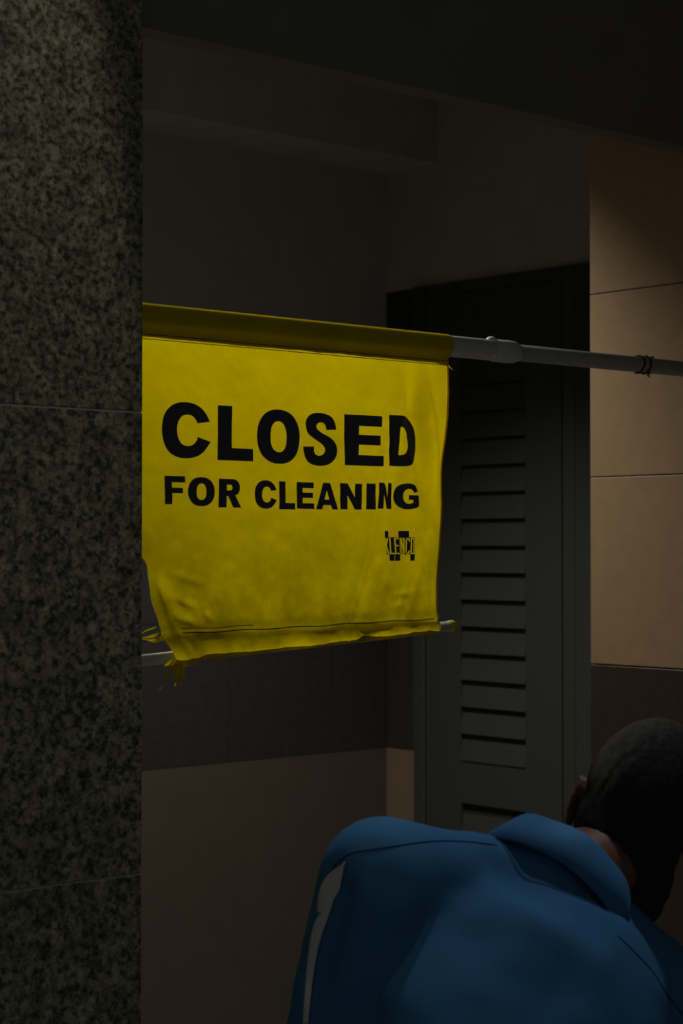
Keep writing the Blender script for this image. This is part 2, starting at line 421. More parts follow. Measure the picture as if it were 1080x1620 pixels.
# ------------------------------------------------------------------ banner
ba = empty('hanging_banner', W(0, 0, HP))
meta(ba, 'yellow cloth banner reading closed for cleaning, frayed at lower left corner', 'banner')
def sm(a, b, x):
    x = max(0, min(1, (x - a) / (b - a))); return x * x * (3 - 2 * x)
def gs(x, w): return math.exp(-(x / w) ** 2)
def crease_t(h):                # main crease running down the right third
    pts = [(0.33, 0.545), (0.278, 0.522), (0.13, 0.478), (-0.0155, 0.449), (-0.13, 0.399)]
    for (h1, t1), (h2, t2) in zip(pts, pts[1:]):
        if h <= h1 and h >= h2: return t1 + (t2 - t1) * (h1 - h) / (h1 - h2)
    return pts[0][1] if h > pts[0][0] else pts[-1][1]
def seg_d(t, h, t1, h1, t2, h2):
    d = Vector((t2 - t1, h2 - h1)); p = Vector((t - t1, h - h1))
    k = max(0, min(1, p.dot(d) / d.length_squared)); q = p - d * k
    return q.length, k
WR = [  # short wrinkles: t1,h1,t2,h2,width,depth
    (0.05, -0.075, 0.095, -0.09, 0.006, 0.0022), (0.035, -0.06, 0.07, -0.115, 0.008, 0.003), (0.03, -0.05, 0.06, -0.13, 0.009, 0.0035),
    (0.06, -0.105, 0.10, -0.117, 0.005, 0.002), (0.115, -0.10, 0.125, -0.11, 0.004, 0.0018), (0.05, -0.04, 0.11, -0.055, 0.007, 0.0016),
    (0.565, -0.03, 0.535, -0.12, 0.008, 0.0030), (0.58, 0.02, 0.575, -0.12, 0.006, 0.003), (0.545, -0.075, 0.50, -0.08, 0.006, 0.0016),
    (0.54, -0.045, 0.505, -0.12, 0.008, 0.002), (0.50, -0.02, 0.47, -0.11, 0.007, 0.0016), (0.535, -0.095, 0.495, -0.10, 0.006, 0.0014)]
def panel_s(t, h):
    """depth offset of the hanging sheet (negative = towards the viewer)"""
    k = sm(0.33, 0.22, h)
    s = -0.002
    s += 0.0030 * math.sin(t * 19 + h * 5) * k
    s += 0.0016 * math.sin(t * 43 - h * 14 + 1.2) * k
    c = crease_t(h); x = t - c
    s += k * (-0.0070 * gs(x - 0.004, 0.018) + 0.0075 * gs(x - 0.030, 0.022)) * (0.6 + 0.4 * sm(0.25, -0.02, h))
    s += 0.0034 * gs(x, 0.0032) * sm(0.20, 0.12, h)
    # soft vertical gathers at the upper right
    g = sm(0.02, 0.16, h)
    s += g * k * (0.0110 * math.sin((t - 0.53 + 0.16 * (h - 0.2)) * 95) * gs(t - 0.575, 0.05))
    s += 0.006 * sm(0.575, 0.62, t) * math.sin(h * 17 + 0.5)
    for t1, h1, t2, h2, wd, dp in WR:
        if abs(t - t1) > .13: continue
        d, kk = seg_d(t, h, t1, h1, t2, h2)
        if d < 3 * wd: s += 1.7 * dp * gs(d, wd) * math.sin(math.pi * (0.15 + 0.7 * kk))
    # the lower left corner curls in
    s += 0.010 * gs(t, 0.035) * sm(0.0, -0.13, h)
    s += 0.0007 * mnoise.noise((t * 60, h * 60, 0)) + 0.0012 * mnoise.noise((t * 22, h * 22, 3))
    return s
SEAM = HP - 0.0235            # height where the pocket round the pole closes
def low_seam(t): return -0.131 + (t - 0.0716) * (0.0088 / 0.515) - 0.0008 * math.sin(t * 60)
def rod_h(t): return -0.1675 + (t - 0.0) * (0.032 / 0.616)
def edges(h):                   # left and right edge of the sheet at a height
    right = 0.6235 - 0.004 * sm(0.30, 0.10, h) - 0.026 * sm(0.12, -0.13, h) + 0.0015 * math.sin(h * 40)
    left = -0.060 + 0.066 * sm(0.03, -0.03, h) + 0.022 * sm(-0.03, -0.13, h) + 0.0015 * math.sin(h * 90)
    return left, right
NC = 190
def profile(fr):
    """points (t,h,s) of one column from the back of the top pocket to the back of the bottom pocket"""
    out = []
    def T(h): a, b_ = edges(h); return a + (b_ - a) * fr
    # top pocket around the pole
    r = 0.0206
    for (s, h) in ((0.0018, SEAM + 0.001), (0.0060, HP - 0.0215)):
        out.append((T(h), h, s + (panel_s(T(h), h) + 0.004 if h <= SEAM else 0)))
    for i in range(15):
        a = R(-40 + i / 14 * 250)
        out.append((T(HP), HP + r * math.sin(a) - 0.001, r * math.cos(a) * 0.98))
    for i in range(3):
        f = (i + 1) / 4
        a = R(210); p0 = (r * math.cos(a), HP + r * math.sin(a)); p1 = (panel_s(T(SEAM), SEAM), SEAM)
        out.append((T(SEAM), p0[1] + (p1[1] - p0[1]) * f, p0[0] + (p1[0] - p0[0]) * f))
    # sheet
    ls = low_seam(T(-0.12)); NR = 120
    for i in range(NR + 1):
        h = SEAM + (ls - SEAM) * i / NR
        t = T(h)
        out.append((t, h, panel_s(t, h) + (-0.003 * sm(ls + 0.02, ls, h))))
    # bottom pocket round the rod, drawn in at the right end
    t = T(-0.14); a0 = out[-1]
    lw = 1.0 - 0.30 * sm(0.50, 0.585, t)
    bot = rod_h(t) - 0.0105
    top = ls
    R1 = 0.0190 * lw
    hh = top - bot
    loop = [(-0.10, -0.10), (-0.22, -0.28), (-0.38, -0.42), (-0.55, -0.48), (-0.72, -0.46), (-0.87, -0.30), (-0.97, 0.05), (-1.0, 0.40), (-0.94, 0.75), (-0.80, 0.95), (-0.64, 0.95)]
    curl = sm(0.115, 0.055, t)          # sagging torn end on the left
    for (fh, fs) in loop:
        jit = 0.0012 * mnoise.noise((t * 45, fh * 3, fs))
        out.append((t + 0.032 * curl * (-fh) * 0.9, top + fh * hh * (1 + 0.10 * curl), a0[2] * 0.5 - 0.002 + fs * R1 * (1 + 0.25 * curl) + jit))
    return out
cols = [profile(i / (NC - 1)) for i in range(NC)]
NP = len(cols[0])
verts = [(t, s, h - HP) for c in cols for (t, h, s) in c]
faces = [(i * NP + j, (i + 1) * NP + j, (i + 1) * NP + j + 1, i * NP + j + 1) for i in range(NC - 1) for j in range(NP - 1)]
me = bpy.data.meshes.new('fabric'); me.from_pydata(verts, [], faces); me.update(); smooth(me)
link('fabric', me, 'cloth', ba)
def on_sheet(t, h, off=0.0012): return (t, panel_s(t, h) - off, h - HP)

# stitching rows
def stitch(name, fh, n, r=0.0006, t0=0.0, t1=1.0, wob=0.0003):
    pts = []
    for i in range(n):
        fr = t0 + (t1 - t0) * i / (n - 1); a, b_ = edges(fh(0.3)); t = a + (b_ - a) * fr; hq = fh(t) + wob * math.sin(i * 2.1)
        pts.append(on_sheet(t, hq, 0.0006 + (0.003 if hq < 0 else 0)))
    link(name, tube_me(name, pts, r, 5), 'stitch', ba)
stitch('stitching', lambda t: HP - 0.0265, 200, 0.0007)
stitch('stitching', lambda t: HP - 0.0335, 200, 0.0006)
stitch('stitching', lambda t: low_seam(t) + 0.001, 220, 0.0009, 0.07, 0.985, 0.0006)
stitch('stitching', lambda t: low_seam(t) + 0.0075, 60, 0.0006, 0.07, 0.30, 0.0004)

# ---- printed letters
def spl(pts, closed=False, n=8):
    """catmull-rom through points"""
    out = []; m_ = len(pts)
    for i in range(m_ - 1):
        p0 = Vector(pts[max(i - 1, 0)]); p1 = Vector(pts[i]); p2 = Vector(pts[i + 1]); p3 = Vector(pts[min(i + 2, m_ - 1)])
        for k in range(n):
            x = k / n
            out.append(0.5 * ((2 * p1) + (p2 - p0) * x + (2 * p0 - 5 * p1 + 4 * p2 - p3) * x * x + (3 * p1 - p0 - 3 * p2 + p3) * x ** 3))
    out.append(Vector(pts[-1])); return [(p.x, p.y) for p in out]
def arc(cx, cy, rx, ry, a0, a1, n=40, e=2.25):
    o = []
    for i in range(n + 1):
        a = R(a0 + (a1 - a0) * i / n); c, s = math.cos(a), math.sin(a)
        o.append((cx + rx * math.copysign(abs(c) ** (2 / e), c), cy + ry * math.copysign(abs(s) ** (2 / e), s)))
    return o
def glyph(ch):
    if ch == 'O': return [arc(.5, .5, .5, .5, 0, 360)[:-1], arc(.5, .5, .185, .285, 360, 0)[:-1]]
    if ch == 'C':
        o = [(.985, .67)] + arc(.5, .5, .5, .5, 26, 334)[1:-1] + [(1.0, .31), (.735, .39)]
        return [o + arc(.545, .5, .215, .28, 330, 30) + [(.735, .63)]]
    if ch == 'G':
        o = [(.965, .70)] + arc(.5, .5, .5, .5, 30, 300)[1:-1] + [(.86, .055), (1.0, .15), (1.0, .55), (.52, .55), (.52, .365), (.70, .365), (.70, .27)]
        return [o + arc(.535, .5, .205, .285, 300, 35) + [(.72, .63)]]
    if ch == 'L': return [[(0, 0), (1, 0), (1, .23), (.385, .23), (.385, 1), (0, 1)]]
    if ch == 'E': return [[(0, 0), (1, 0), (1, .21), (.36, .21), (.36, .415), (.935, .415), (.935, .61), (.36, .61), (.36, .785), (.975, .785), (.975, 1), (0, 1)]]
    if ch == 'F': return [[(0, 0), (.365, 0), (.365, .395), (.90, .395), (.90, .59), (.365, .59), (.365, .78), (1, .78), (1, 1), (0, 1)]]
    if ch == 'I': return [[(0, 0), (1, 0), (1, 1), (0, 1)]]
    if ch == 'N': return [[(0, 0), (.33, 0), (.33, .54), (.68, 0), (1, 0), (1, 1), (.67, 1), (.67, .47), (.33, 1), (0, 1)]]
    if ch == 'A': return [[(0, 0), (.27, 0), (.335, .165), (.67, .165), (.735, 0), (1, 0), (.665, 1), (.345, 1)], [(.395, .37), (.505, .73), (.61, .37)]]
    if ch == 'D':
        return [[(0, 0), (.42, 0)] + arc(.45, .5, .55, .5, -88, 88, 30, 2.6) + [(.42, 1), (0, 1)],
                [(.37, .22), (.37, .775), (.44, .775)] + arc(.44, .5, .22, .275, 85, -85, 20, 2.5) + [(.44, .22)]]
    if ch == 'R':
        return [[(0, 0), (.355, 0), (.355, .40), (.42, .40), (.65, 0), (1, 0), (.76, .385), (.72, .43)] + arc(.60, .705, .34, .295, -58, 88, 18) + [(.5, 1), (0, 1)],
                [(.355, .60), (.355, .80), (.5, .80)] + arc(.5, .70, .11, .10, 80, -80, 10) + [(.5, .60)]]
    if ch == 'S':
        A = [(330, 232), (318, 178), (285, 145), (220, 132), (160, 145), (128, 185), (125, 225), (140, 265), (180, 295), (230, 325), (255, 355), (250, 387), (222, 403), (195, 395), (184, 375), (182, 347)]
        B = [(107, 350), (113, 400), (145, 448), (215, 467), (280, 455), (318, 415), (332, 365), (322, 320), (290, 285), (235, 258), (205, 235), (200, 212), (215, 195), (240, 193), (257, 208), (265, 238)]
        o = spl(A, n=5) + spl(B, n=5)
        return [[((x - 107) / 225, (467 - y) / 335) for x, y in o]]
def print_shape(name, loops, step=0.006):
    """loops in sheet coordinates; triangulated, cut to a grid and laid on the cloth"""
    bm = bmesh.new(); flat = []; vl = [[Vector((x, y, 0)) for x, y in lp] for lp in loops]
    for lp in vl: flat += lp
    tri = geometry.tessellate_polygon(vl)
    bv = [bm.verts.new(p) for p in flat]
    for f in tri:
        try: bm.faces.new([bv[i] for i in f])
        except ValueError: pass
    xs = [p.x for p in flat]; ys = [p.y for p in flat]
    for ax, lo, hi in ((0, min(xs), max(xs)), (1, min(ys), max(ys))):
        c = math.ceil(lo / step) * step
        while c < hi:
            co = (c, 0, 0) if ax == 0 else (0, c, 0); no = (1, 0, 0) if ax == 0 else (0, 1, 0)
            bmesh.ops.bisect_plane(bm, geom=bm.verts[:] + bm.edges[:] + bm.faces[:], plane_co=co, plane_no=no, dist=1e-7)
            c += step
    for v in bm.verts:
        v.co = Vector(on_sheet(v.co.x, v.co.y, 0.0013))
    me = done(bm, name); smooth(me)
    return link(name, me, 'ink', ba)
TEXT = [('C', 0.0313, 0.1193, 0.133, 0.2175), ('L', 0.132, 0.2016, 0.1319, 0.2153), ('O', 0.2091, 0.2955, 0.1295, 0.2146), ('S', 0.304, 0.3785, 0.1291, 0.2138),
        ('E', 0.3934, 0.4738, 0.1317, 0.214), ('D', 0.4865, 0.554, 0.1331, 0.2169),
        ('F', 0.0377, 0.074, 0.0634, 0.1059), ('O', 0.0793, 0.1278, 0.0612, 0.1052), ('R', 0.1356, 0.1792, 0.06, 0.1036), ('C', 0.2041, 0.2465, 0.059, 0.1032),
        ('L', 0.2516, 0.2857, 0.0586, 0.1022), ('E', 0.2896, 0.329, 0.0601, 0.1021), ('A', 0.333, 0.3785, 0.0597, 0.1022), ('N', 0.3833, 0.4305, 0.0603, 0.1023),
        ('I', 0.4402, 0.4583, 0.0609, 0.1032), ('N', 0.4646, 0.4993, 0.0624, 0.105), ('G', 0.5035, 0.5533, 0.0619, 0.105)]
for i, (ch, t0, t1, h0, h1) in enumerate(TEXT):
    o = print_shape('printed_letter', [[(t0 + (t1 - t0) * x, h0 + (h1 - h0) * y) for x, y in lp] for lp in glyph(ch)])
    o['label'] = 'large black printed letter ' + ch if i < 6 else 'small black printed letter ' + ch

# ---- maker's mark: black blocks with narrow letters left open in the yellow
LX0, LX1, LY0, LY1 = 0.4865, 0.5453, -0.0232, 0.0262
NX, NY = 168, 94
def stroke_hit(x, y, segs, w): return any(seg_d(x, y, *s)[0] < w for s in segs)
def mark(x, y):                 # x 0..42, y 0..47 (down)
    if 0 <= x <= 5 and 0 <= y <= 10: return True
    if 17 <= x <= 32 and 0 <= y <= 10: return True
    if 5 <= x <= 18 and 37 <= y <= 47: return not (11.3 < x < 11.8)
    if 34 <= x <= 41.5 and 37 <= y <= 47: return True
    if not (10 <= y <= 37 and 0 <= x <= 42): return False
    if y < 10.6 or y > 36.4: return True
    a, b_ = 12.0, 35.5
    segs = [(1.0, a, 1.0, b_), (1.0, 25, 4.0, a), (1.6, 22, 4.2, b_),
            (6.6, a, 6.6, b_), (6.6, b_, 10.4, b_), (12.4, a, 12.4, b_), (12.4, a, 16.6, a), (12.4, 23, 16.0, 23), (12.4, b_, 16.8, b_),
            (19.4, a, 19.4, b_), (19.4, a, 23.8, b_), (23.8, a, 23.8, b_),
            (27.2, a + 2, 27.2, b_ - 2), (27.2, a + 2, 28.4, a), (28.4, a, 31.2, a), (31.2, a, 32, a + 4), (27.2, b_ - 2, 28.4, b_), (28.4, b_, 31.2, b_), (31.2, b_, 32, b_ - 4),
            (35.2, a + 1, 35.2, b_ - 1), (39.6, a + 1, 39.6, b_ - 1), (35.2, a, 39.6, a), (35.2, b_, 39.6, b_)]
    if stroke_hit(x, y, segs, 0.95): return False
    if 17.6 <= x <= 25.4: return stroke_hit(x, y, segs, 1.75)
    return x < 41.2
bm = bmesh.new()
cw, chh = (LX1 - LX0) / NX, (LY1 - LY0) / NY
for j in range(NY):
    y = (j + .5) / NY * 47; i = 0
    while i < NX:
        if mark((i + .5) / NX * 42, y):
            k = i
            while k < NX and k - i < 14 and mark((k + .5) / NX * 42, y): k += 1
            q = [(LX0 + i * cw, LY1 - j * chh), (LX0 + k * cw, LY1 - j * chh), (LX0 + k * cw, LY1 - (j + 1) * chh), (LX0 + i * cw, LY1 - (j + 1) * chh)]
            bm.faces.new([bm.verts.new(on_sheet(x_, h_, 0.0013)) for x_, h_ in q]); i = k
        else: i += 1
bmesh.ops.remove_doubles(bm, verts=bm.verts[:], dist=1e-6)
me = done(bm, 'printed_logo'); o = link('printed_logo', me, 'ink', ba)
o['label'] = 'small black block logo reading KLENCO'

# ---- loose threads and the frayed corner
def strand(pts, r, flat=0.5, mt='cloth'):
    n_ = 14; P = []
    q = [Vector(p) for p in pts]
    for i in range(n_):
        x = i / (n_ - 1) * (len(q) - 1); k = min(int(x), len(q) - 2); f = x - k
        p0, p1, p2, p3 = q[max(k - 1, 0)], q[k], q[k + 1], q[min(k + 2, len(q) - 1)]
        P.append(0.5 * ((2 * p1) + (p2 - p0) * f + (2 * p0 - 5 * p1 + 4 * p2 - p3) * f * f + (3 * p1 - p0 - 3 * p2 + p3) * f ** 3))
    rad = [r * (0.75 + 0.5 * math.sin(math.pi * min(1, i / (n_ - 1) * 1.2))) * (1 - 0.85 * (i / (n_ - 1)) ** 2.2) for i in range(n_)]
    bm = bmesh.new(); prev = None
    for i, p in enumerate(P):
        d = (P[min(i + 1, n_ - 1)] - P[max(i - 1, 0)]).normalized()
        a = d.cross(Vector((0, 1, 0.15))).normalized()
        row = [bm.verts.new(p + a * rad[i]), bm.verts.new(p + Vector((0, -rad[i] * flat, 0))), bm.verts.new(p - a * rad[i])]
        if prev:
            for k in range(2): bm.faces.new((prev[k], row[k], row[k + 1], prev[k + 1]))
        prev = row
    me = done(bm, 'frayed_strand'); smooth(me)
    return link('frayed_strand', me, mt, ba)
def sp(t, h, s=0.0): return (t, s, h - HP)
strand([sp(0.022, -0.119), sp(0.010, -0.121, -.004), sp(0.001, -0.124, -.002), sp(-0.006, -0.130, .002)], 0.0013)
strand([sp(0.026, -0.128), sp(0.014, -0.131, -.006), sp(0.004, -0.133, -.004), sp(-0.008, -0.134, -.002)], 0.0024)
strand([sp(0.036, -0.136), sp(0.024, -0.1365, -.006), sp(0.010, -0.137, -.006), sp(-0.006, -0.1355, -.002)], 0.0030)
strand([sp(0.034, -0.134), sp(0.022, -0.139, -.008), sp(0.012, -0.1395, -.006), sp(0.004, -0.138, -.002)], 0.0020)
random.seed(3)
for (t, h, L, dx, r) in ((0.047, -0.166, 0.035, -0.020, 0.0036), (0.052, -0.168, 0.040, -0.006, 0.0042), (0.056, -0.168, 0.046, 0.004, 0.0036), (0.043, -0.163, 0.020, -0.024, 0.0026),
                         (0.049, -0.170, 0.046, -0.034, 0.0008), (0.046, -0.166, 0.034, -0.026, 0.0011), (0.054, -0.170, 0.044, 0.001, 0.0014), (0.051, -0.166, 0.030, -0.013, 0.0020)):
    strand([sp(t, h, -0.012), sp(t + dx * .35, h - L * .35, -0.017), sp(t + dx * .75 + random.uniform(-.002, .002), h - L * .7, -0.016), sp(t + dx, h - L, -0.013)], r, 0.45)
strand([sp(0.621, SEAM - 0.003, -0.002), sp(0.6245, SEAM - 0.009, -0.004), sp(0.630, SEAM - 0.014, -0.004), sp(0.6375, SEAM - 0.017, -0.003)], 0.0008, 1.0)
strand([sp(0.590, -0.122, -0.012), sp(0.594, -0.131, -0.016), sp(0.596, -0.139, -0.014)], 0.0012)
# rolled selvedge down the right edge
pts = []
for i in range(90):
    hq = SEAM - 0.002 - i / 89 * (SEAM + 0.118); tq = edges(hq)[1] - 0.0012
    pts.append(on_sheet(tq, hq, -0.0004))
link('side_hem', tube_me('side_hem', pts, 0.0019, 8), 'cloth', ba)

# ------------------------------------------------------------------ weighting rod in the bottom pocket
ro = empty('weighting_rod', W(-0.03, 0.0, rod_h(-0.03)))
meta(ro, 'thin white plastic rod through the bottom pocket of the yellow banner', 'rod')
sl = 0.032 / 0.616
L = 0.664
def rp(x): return (x, 0.0015, x * sl)
link('rod_tube', tube_me('rod_tube', [rp(-0.06), rp(L)], 0.0088, 20), 'rod_white', ro)
capm = tube_me('end_cap', [rp(L - 0.004), rp(L - 0.0035), rp(L + 0.006), rp(L + 0.0095), rp(L + 0.011)], [0.0089, 0.0097, 0.0097, 0.0075, 0.0035], 20)
link('end_cap', capm, 'cap_yellow', ro)

# ------------------------------------------------------------------ person
def pv(px, py, y): return Vector(((px - 540) / 3000 * y, y, (865 - py) / 3000 * y + EYE))
def capsule(bm, a, b_, ra, rb, seg=20, ring=6, sx=1.0, side=None):
    """tapered capsule; optional flattening (sx) across the axis given by side"""
    a, b_ = Vector(a), Vector(b_); d = (b_ - a).normalized()
    u = Vector(side) - d * d.dot(Vector(side)) if side is not None else d.orthogonal()
    u.normalize(); w_ = d.cross(u)
    prof = []
    for i in range(ring):
        an = math.pi / 2 * i / ring; prof.append((a - d * ra * math.cos(an), ra * math.sin(an)))
    for i in range(7):
        f = i / 6; prof.append((a.lerp(b_, f), ra + (rb - ra) * f))
    for i in range(1, ring + 1):
        an = math.pi / 2 * i / ring; prof.append((b_ + d * rb * math.sin(an), rb * math.cos(an)))
    rs = []
    for c, r in prof:
        r = max(r, 1e-4)
        rs.append([bm.verts.new(c + u * (r * sx * math.cos(2 * math.pi * k / seg)) + w_ * (r * math.sin(2 * math.pi * k / seg))) for k in range(seg)])
    for A_, B_ in zip(rs, rs[1:]):
        for k in range(seg): bm.faces.new((A_[k], A_[(k + 1) % seg], B_[(k + 1) % seg], B_[k]))
    bm.faces.new(rs[0][::-1]); bm.faces.new(rs[-1])
def ellipsoid(bm, c, ax, seg=24):
    """ax: three (scaled) axis vectors"""
    m_ = Matrix(((ax[0].x, ax[1].x, ax[2].x, c.x), (ax[0].y, ax[1].y, ax[2].y, c.y), (ax[0].z, ax[1].z, ax[2].z, c.z), (0, 0, 0, 1)))
    bmesh.ops.create_uvsphere(bm, u_segments=seg, v_segments=seg // 2, radius=1, matrix=m_)
def union(bm, voxel, it, factor=0.5, name='body'):
    bmesh.ops.recalc_face_normals(bm, faces=bm.faces[:])
    me = bpy.data.meshes.new('tmp'); bm.to_mesh(me); bm.free()
    o = bpy.data.objects.new('tmp', me); COL.objects.link(o)
    r = o.modifiers.new('r', 'REMESH'); r.mode = 'VOXEL'; r.voxel_size = voxel; r.use_smooth_shade = True
    if it:
        s = o.modifiers.new('s', 'SMOOTH'); s.iterations = it; s.factor = factor
    dg = bpy.context.evaluated_depsgraph_get(); dg.update()
    out = bpy.data.meshes.new_from_object(o.evaluated_get(dg)); out.name = name
    bpy.data.objects.remove(o); bpy.data.meshes.remove(me)
    smooth(out); return out

# joints
SL = pv(604, 1388, 2.20); SR = pv(1088, 1612, 2.34)
NB = pv(872, 1402, 2.30)                       # middle of the neck base
HC = pv(1014, 1290, 2.405)                     # middle of the head
PEL = Vector((0.13, 2.08, EYE - 0.80))
HL = PEL + Vector((-0.085, -0.02, -0.03)); HR = PEL + Vector((0.085, 0.03, -0.03))
KL = Vector((HL.x - 0.01, HL.y + 0.05, 0.46)); KR = Vector((HR.x + 0.02, HR.y + 0.05, 0.46))
AL = Vector((KL.x, KL.y - 0.04, 0.085)); AR = Vector((KR.x + 0.02, KR.y - 0.04, 0.085))
EL = pv(500, 1790, 2.27); WL = Vector((0.075, 2.52, EYE - 0.815))
ER = Vector((0.475, 2.53, EYE - 0.80)); WRr = Vector((0.36, 2.68, EYE - 0.905))
cu = Vector((0.55, 0.52, 0.60)).normalized()   # neck base direction
ax_up = Vector((0.40, 0.25, 0.88)).normalized()
fw = Vector((0.25, 0.93, -0.35)); fw = (fw - ax_up * fw.dot(ax_up)).normalized()
lat = ax_up.cross(fw).normalized()             # towards the person's left
if lat.x > 0: lat = -lat
LEFT = lat
shl = (SR - SL).normalized()
spine = (NB - PEL).normalized()

pe_me_bm = bmesh.new(); bm = pe_me_bm
# head: cranium, face, jaw, nose, brow, ears
ellipsoid(bm, HC + ax_up * .018 - fw * .012, (LEFT * .073, fw * .092, ax_up * .092))
ellipsoid(bm, HC + fw * .022 - ax_up * .030, (LEFT * .060, fw * .068, ax_up * .082))
ellipsoid(bm, HC + fw * .052 - ax_up * .088, (LEFT * .038, fw * .032, ax_up * .028))
capsule(bm, HC + fw * .088 + ax_up * .010, HC + fw * .108 - ax_up * .030, .008, .014)
capsule(bm, HC + fw * .076 + ax_up * .022 + LEFT * .03, HC + fw * .076 + ax_up * .022 - LEFT * .03, .012, .012)
capsule(bm, HC + fw * .082 - ax_up * .060 + LEFT * .016, HC + fw * .082 - ax_up * .060 - LEFT * .016, .011, .011)
for sd in (1, -1):
    ec = HC + LEFT * sd * .078 - ax_up * .012 - fw * .006
    pts = []
    for i in range(9):                        # helix rim
        a = R(-70 + i * 36)
        pts.append(ec + ax_up * (.030 * math.sin(a + .5)) - fw * (.016 * math.cos(a) + .006) + LEFT * sd * (.010 - .004 * math.cos(a)))
    for p, q in zip(pts, pts[1:]): capsule(bm, p, q, .0046, .0046, 8, 3)
    capsule(bm, ec + ax_up * .012, ec - ax_up * .018, .011, .008, 10, 3, 0.5, LEFT)
    capsule(bm, ec - ax_up * .026 + LEFT * sd * .004, ec - ax_up * .032 + LEFT * sd * .004, .007, .006, 8, 3)
capsule(bm, NB - cu * .03, HC - ax_up * .05 - fw * .02, .056, .054)
# trunk (under the clothes), arms, legs
capsule(bm, SL.lerp(SR, .12), SL.lerp(SR, .88), .045, .045)
CH = NB.lerp(PEL, .34)
ellipsoid(bm, CH, (shl * .150, spine * .14, shl.cross(spine).normalized() * .090))
ellipsoid(bm, PEL + spine * .06, (shl * .14, spine * .15, shl.cross(spine).normalized() * .10))
for S_, E_, W_ in ((SL, EL, WL), (SR, ER, WRr)):
    capsule(bm, S_, E_, .050, .039); capsule(bm, E_, W_, .040, .027)
for H_, K_, A_ in ((HL, KL, AL), (HR, KR, AR)):
    capsule(bm, H_, K_, .085, .055); capsule(bm, K_, A_, .055, .036)
    capsule(bm, A_ + Vector((0, -.02, -.03)), A_ + Vector((.03, .15, -.045)), .030, .024)
# hands: palm, four bent fingers, thumb
def hand(bm, E_, W_, sd):
    d = (W_ - E_).normalized(); d = (d + Vector((0, 0, -.5))).normalized()
    across = (d.cross(Vector((0, 0, 1)))).normalized() * sd
    pn = d.cross(across).normalized() * sd
    capsule(bm, W_ + d * .015, W_ + d * .075, .030, .036, 16, 4, 0.42, pn)
    for i, ln in enumerate((.068, .078, .072, .056)):
        b0 = W_ + d * .085 + across * (-.030 + .020 * i)
        k1 = b0 + (d + pn * .25).normalized() * ln * .45
        k2 = k1 + (d * .7 + pn * .7).normalized() * ln * .32
        k3 = k2 + (d * .4 + pn * .9).normalized() * ln * .26
        for p, q, r_ in ((b0, k1, .0092), (k1, k2, .0085), (k2, k3, .0078)): capsule(bm, p, q, r_, r_ * .93, 10, 3)
    t0 = W_ + d * .030 - across * .026
    t1 = t0 + (d * .7 - across * .7 + pn * .3).normalized() * .040; t2 = t1 + (d * .9 - across * .1 + pn * .4).normalized() * .030
    capsule(bm, t0, t1, .013, .011, 10, 3); capsule(bm, t1, t2, .0105, .009, 10, 3)
hand(bm, EL, WL, 1); hand(bm, ER, WRr, -1)
body_me = union(bm, 0.0055, 3, 0.5, 'person')
base = Vector(((AL.x + AR.x) / 2, (AL.y + AR.y) / 2, 0))
body_me.transform(Matrix.Translation(-base))
person = link('person', body_me, 'skin', None, base)
meta(person, 'person in blue shirt with white sleeve panel, dark hair, bending forward in the foreground', 'person')
def pl_link(name, me, mt): me.transform(Matrix.Translation(-base)); return link(name, me, mt, person)
# eyes
for sd in (1, -1):
    bm = bmesh.new(); ellipsoid(bm, HC + fw * .078 + ax_up * .003 + LEFT * sd * .031, (LEFT * .012, fw * .012, ax_up * .010), 16)
    me = done(bm, 'eye'); smooth(me); pl_link('eye', me, 'eye_white')
bm = bmesh.new(); ellipsoid(bm, HC + fw * .091 - ax_up * .060, (LEFT * .022, fw * .006, ax_up * .007), 16)
me = done(bm, 'lips'); smooth(me); pl_link('lips', me, 'lip')

# hair: short crop over the cranium, down to the nape
bm = bmesh.new()
ellipsoid(bm, HC + ax_up * .024 - fw * .016, (LEFT * .079, fw * .096, ax_up * .100), 40)
ellipsoid(bm, HC - ax_up * .030 - fw * .042, (LEFT * .070, fw * .055, ax_up * .075), 32)
ellipsoid(bm, HC - ax_up * .085 - fw * .025 - LEFT * .018, (LEFT * .052, fw * .045, ax_up * .080), 32)
hair = union(bm, 0.005, 3, 0.5, 'hair')
bm = bmesh.new(); bm.from_mesh(hair)
kill = []
for v in bm.verts:
    q = v.co - HC; f_, a_ = q.dot(fw), q.dot(ax_up)
    nz = mnoise.noise(v.co * 70) * .0016 + mnoise.noise(Vector((q.dot(LEFT) * 260, f_ * 260, a_ * 40))) * .0018
    v.co += v.normal * nz
    for sd in (1, -1):                        # clear of the ears
        de = (v.co - (HC + LEFT * sd * .082 - ax_up * .012 - fw * .006)).length
        v.co -= LEFT * sd * (.016 * gs(de, .030))
    if (f_ > .030 and a_ < .055) or (f_ > .062 and a_ < .085): v.co -= v.normal * .022      # bare face
me = done(bm, 'hair'); smooth(me); pl_link('hair', me, 'hair')

# shirt: trunk, shoulders and sleeves as one loose surface
bm = bmesh.new()
side = shl.cross(spine).normalized()
if side.y > 0: side = -side                      # towards the viewer
ellipsoid(bm, CH + side * .010, (shl * .180, spine * .165, side * .128), 32)
capsule(bm, PEL + spine * .10 + side * .012, NB.lerp(PEL, .40) + side * .012, .168, .182, 32, 8, 0.74, side)
capsule(bm, SL, SL.lerp(NB, .70), .0730, .056)
capsule(bm, SR, SR.lerp(NB, .70), .0640, .056)
capsule(bm, NB - cu * .07, NB - cu * .030, .096, .086)
capsule(bm, SL, EL, .0745, .066); capsule(bm, SR, ER, .065, .058)
capsule(bm, EL, EL.lerp(WL, .92), .058, .042); capsule(bm, ER, ER.lerp(WRr, .92), .056, .042)
shirt = union(bm, 0.009, 14, 0.5, 'shirt')
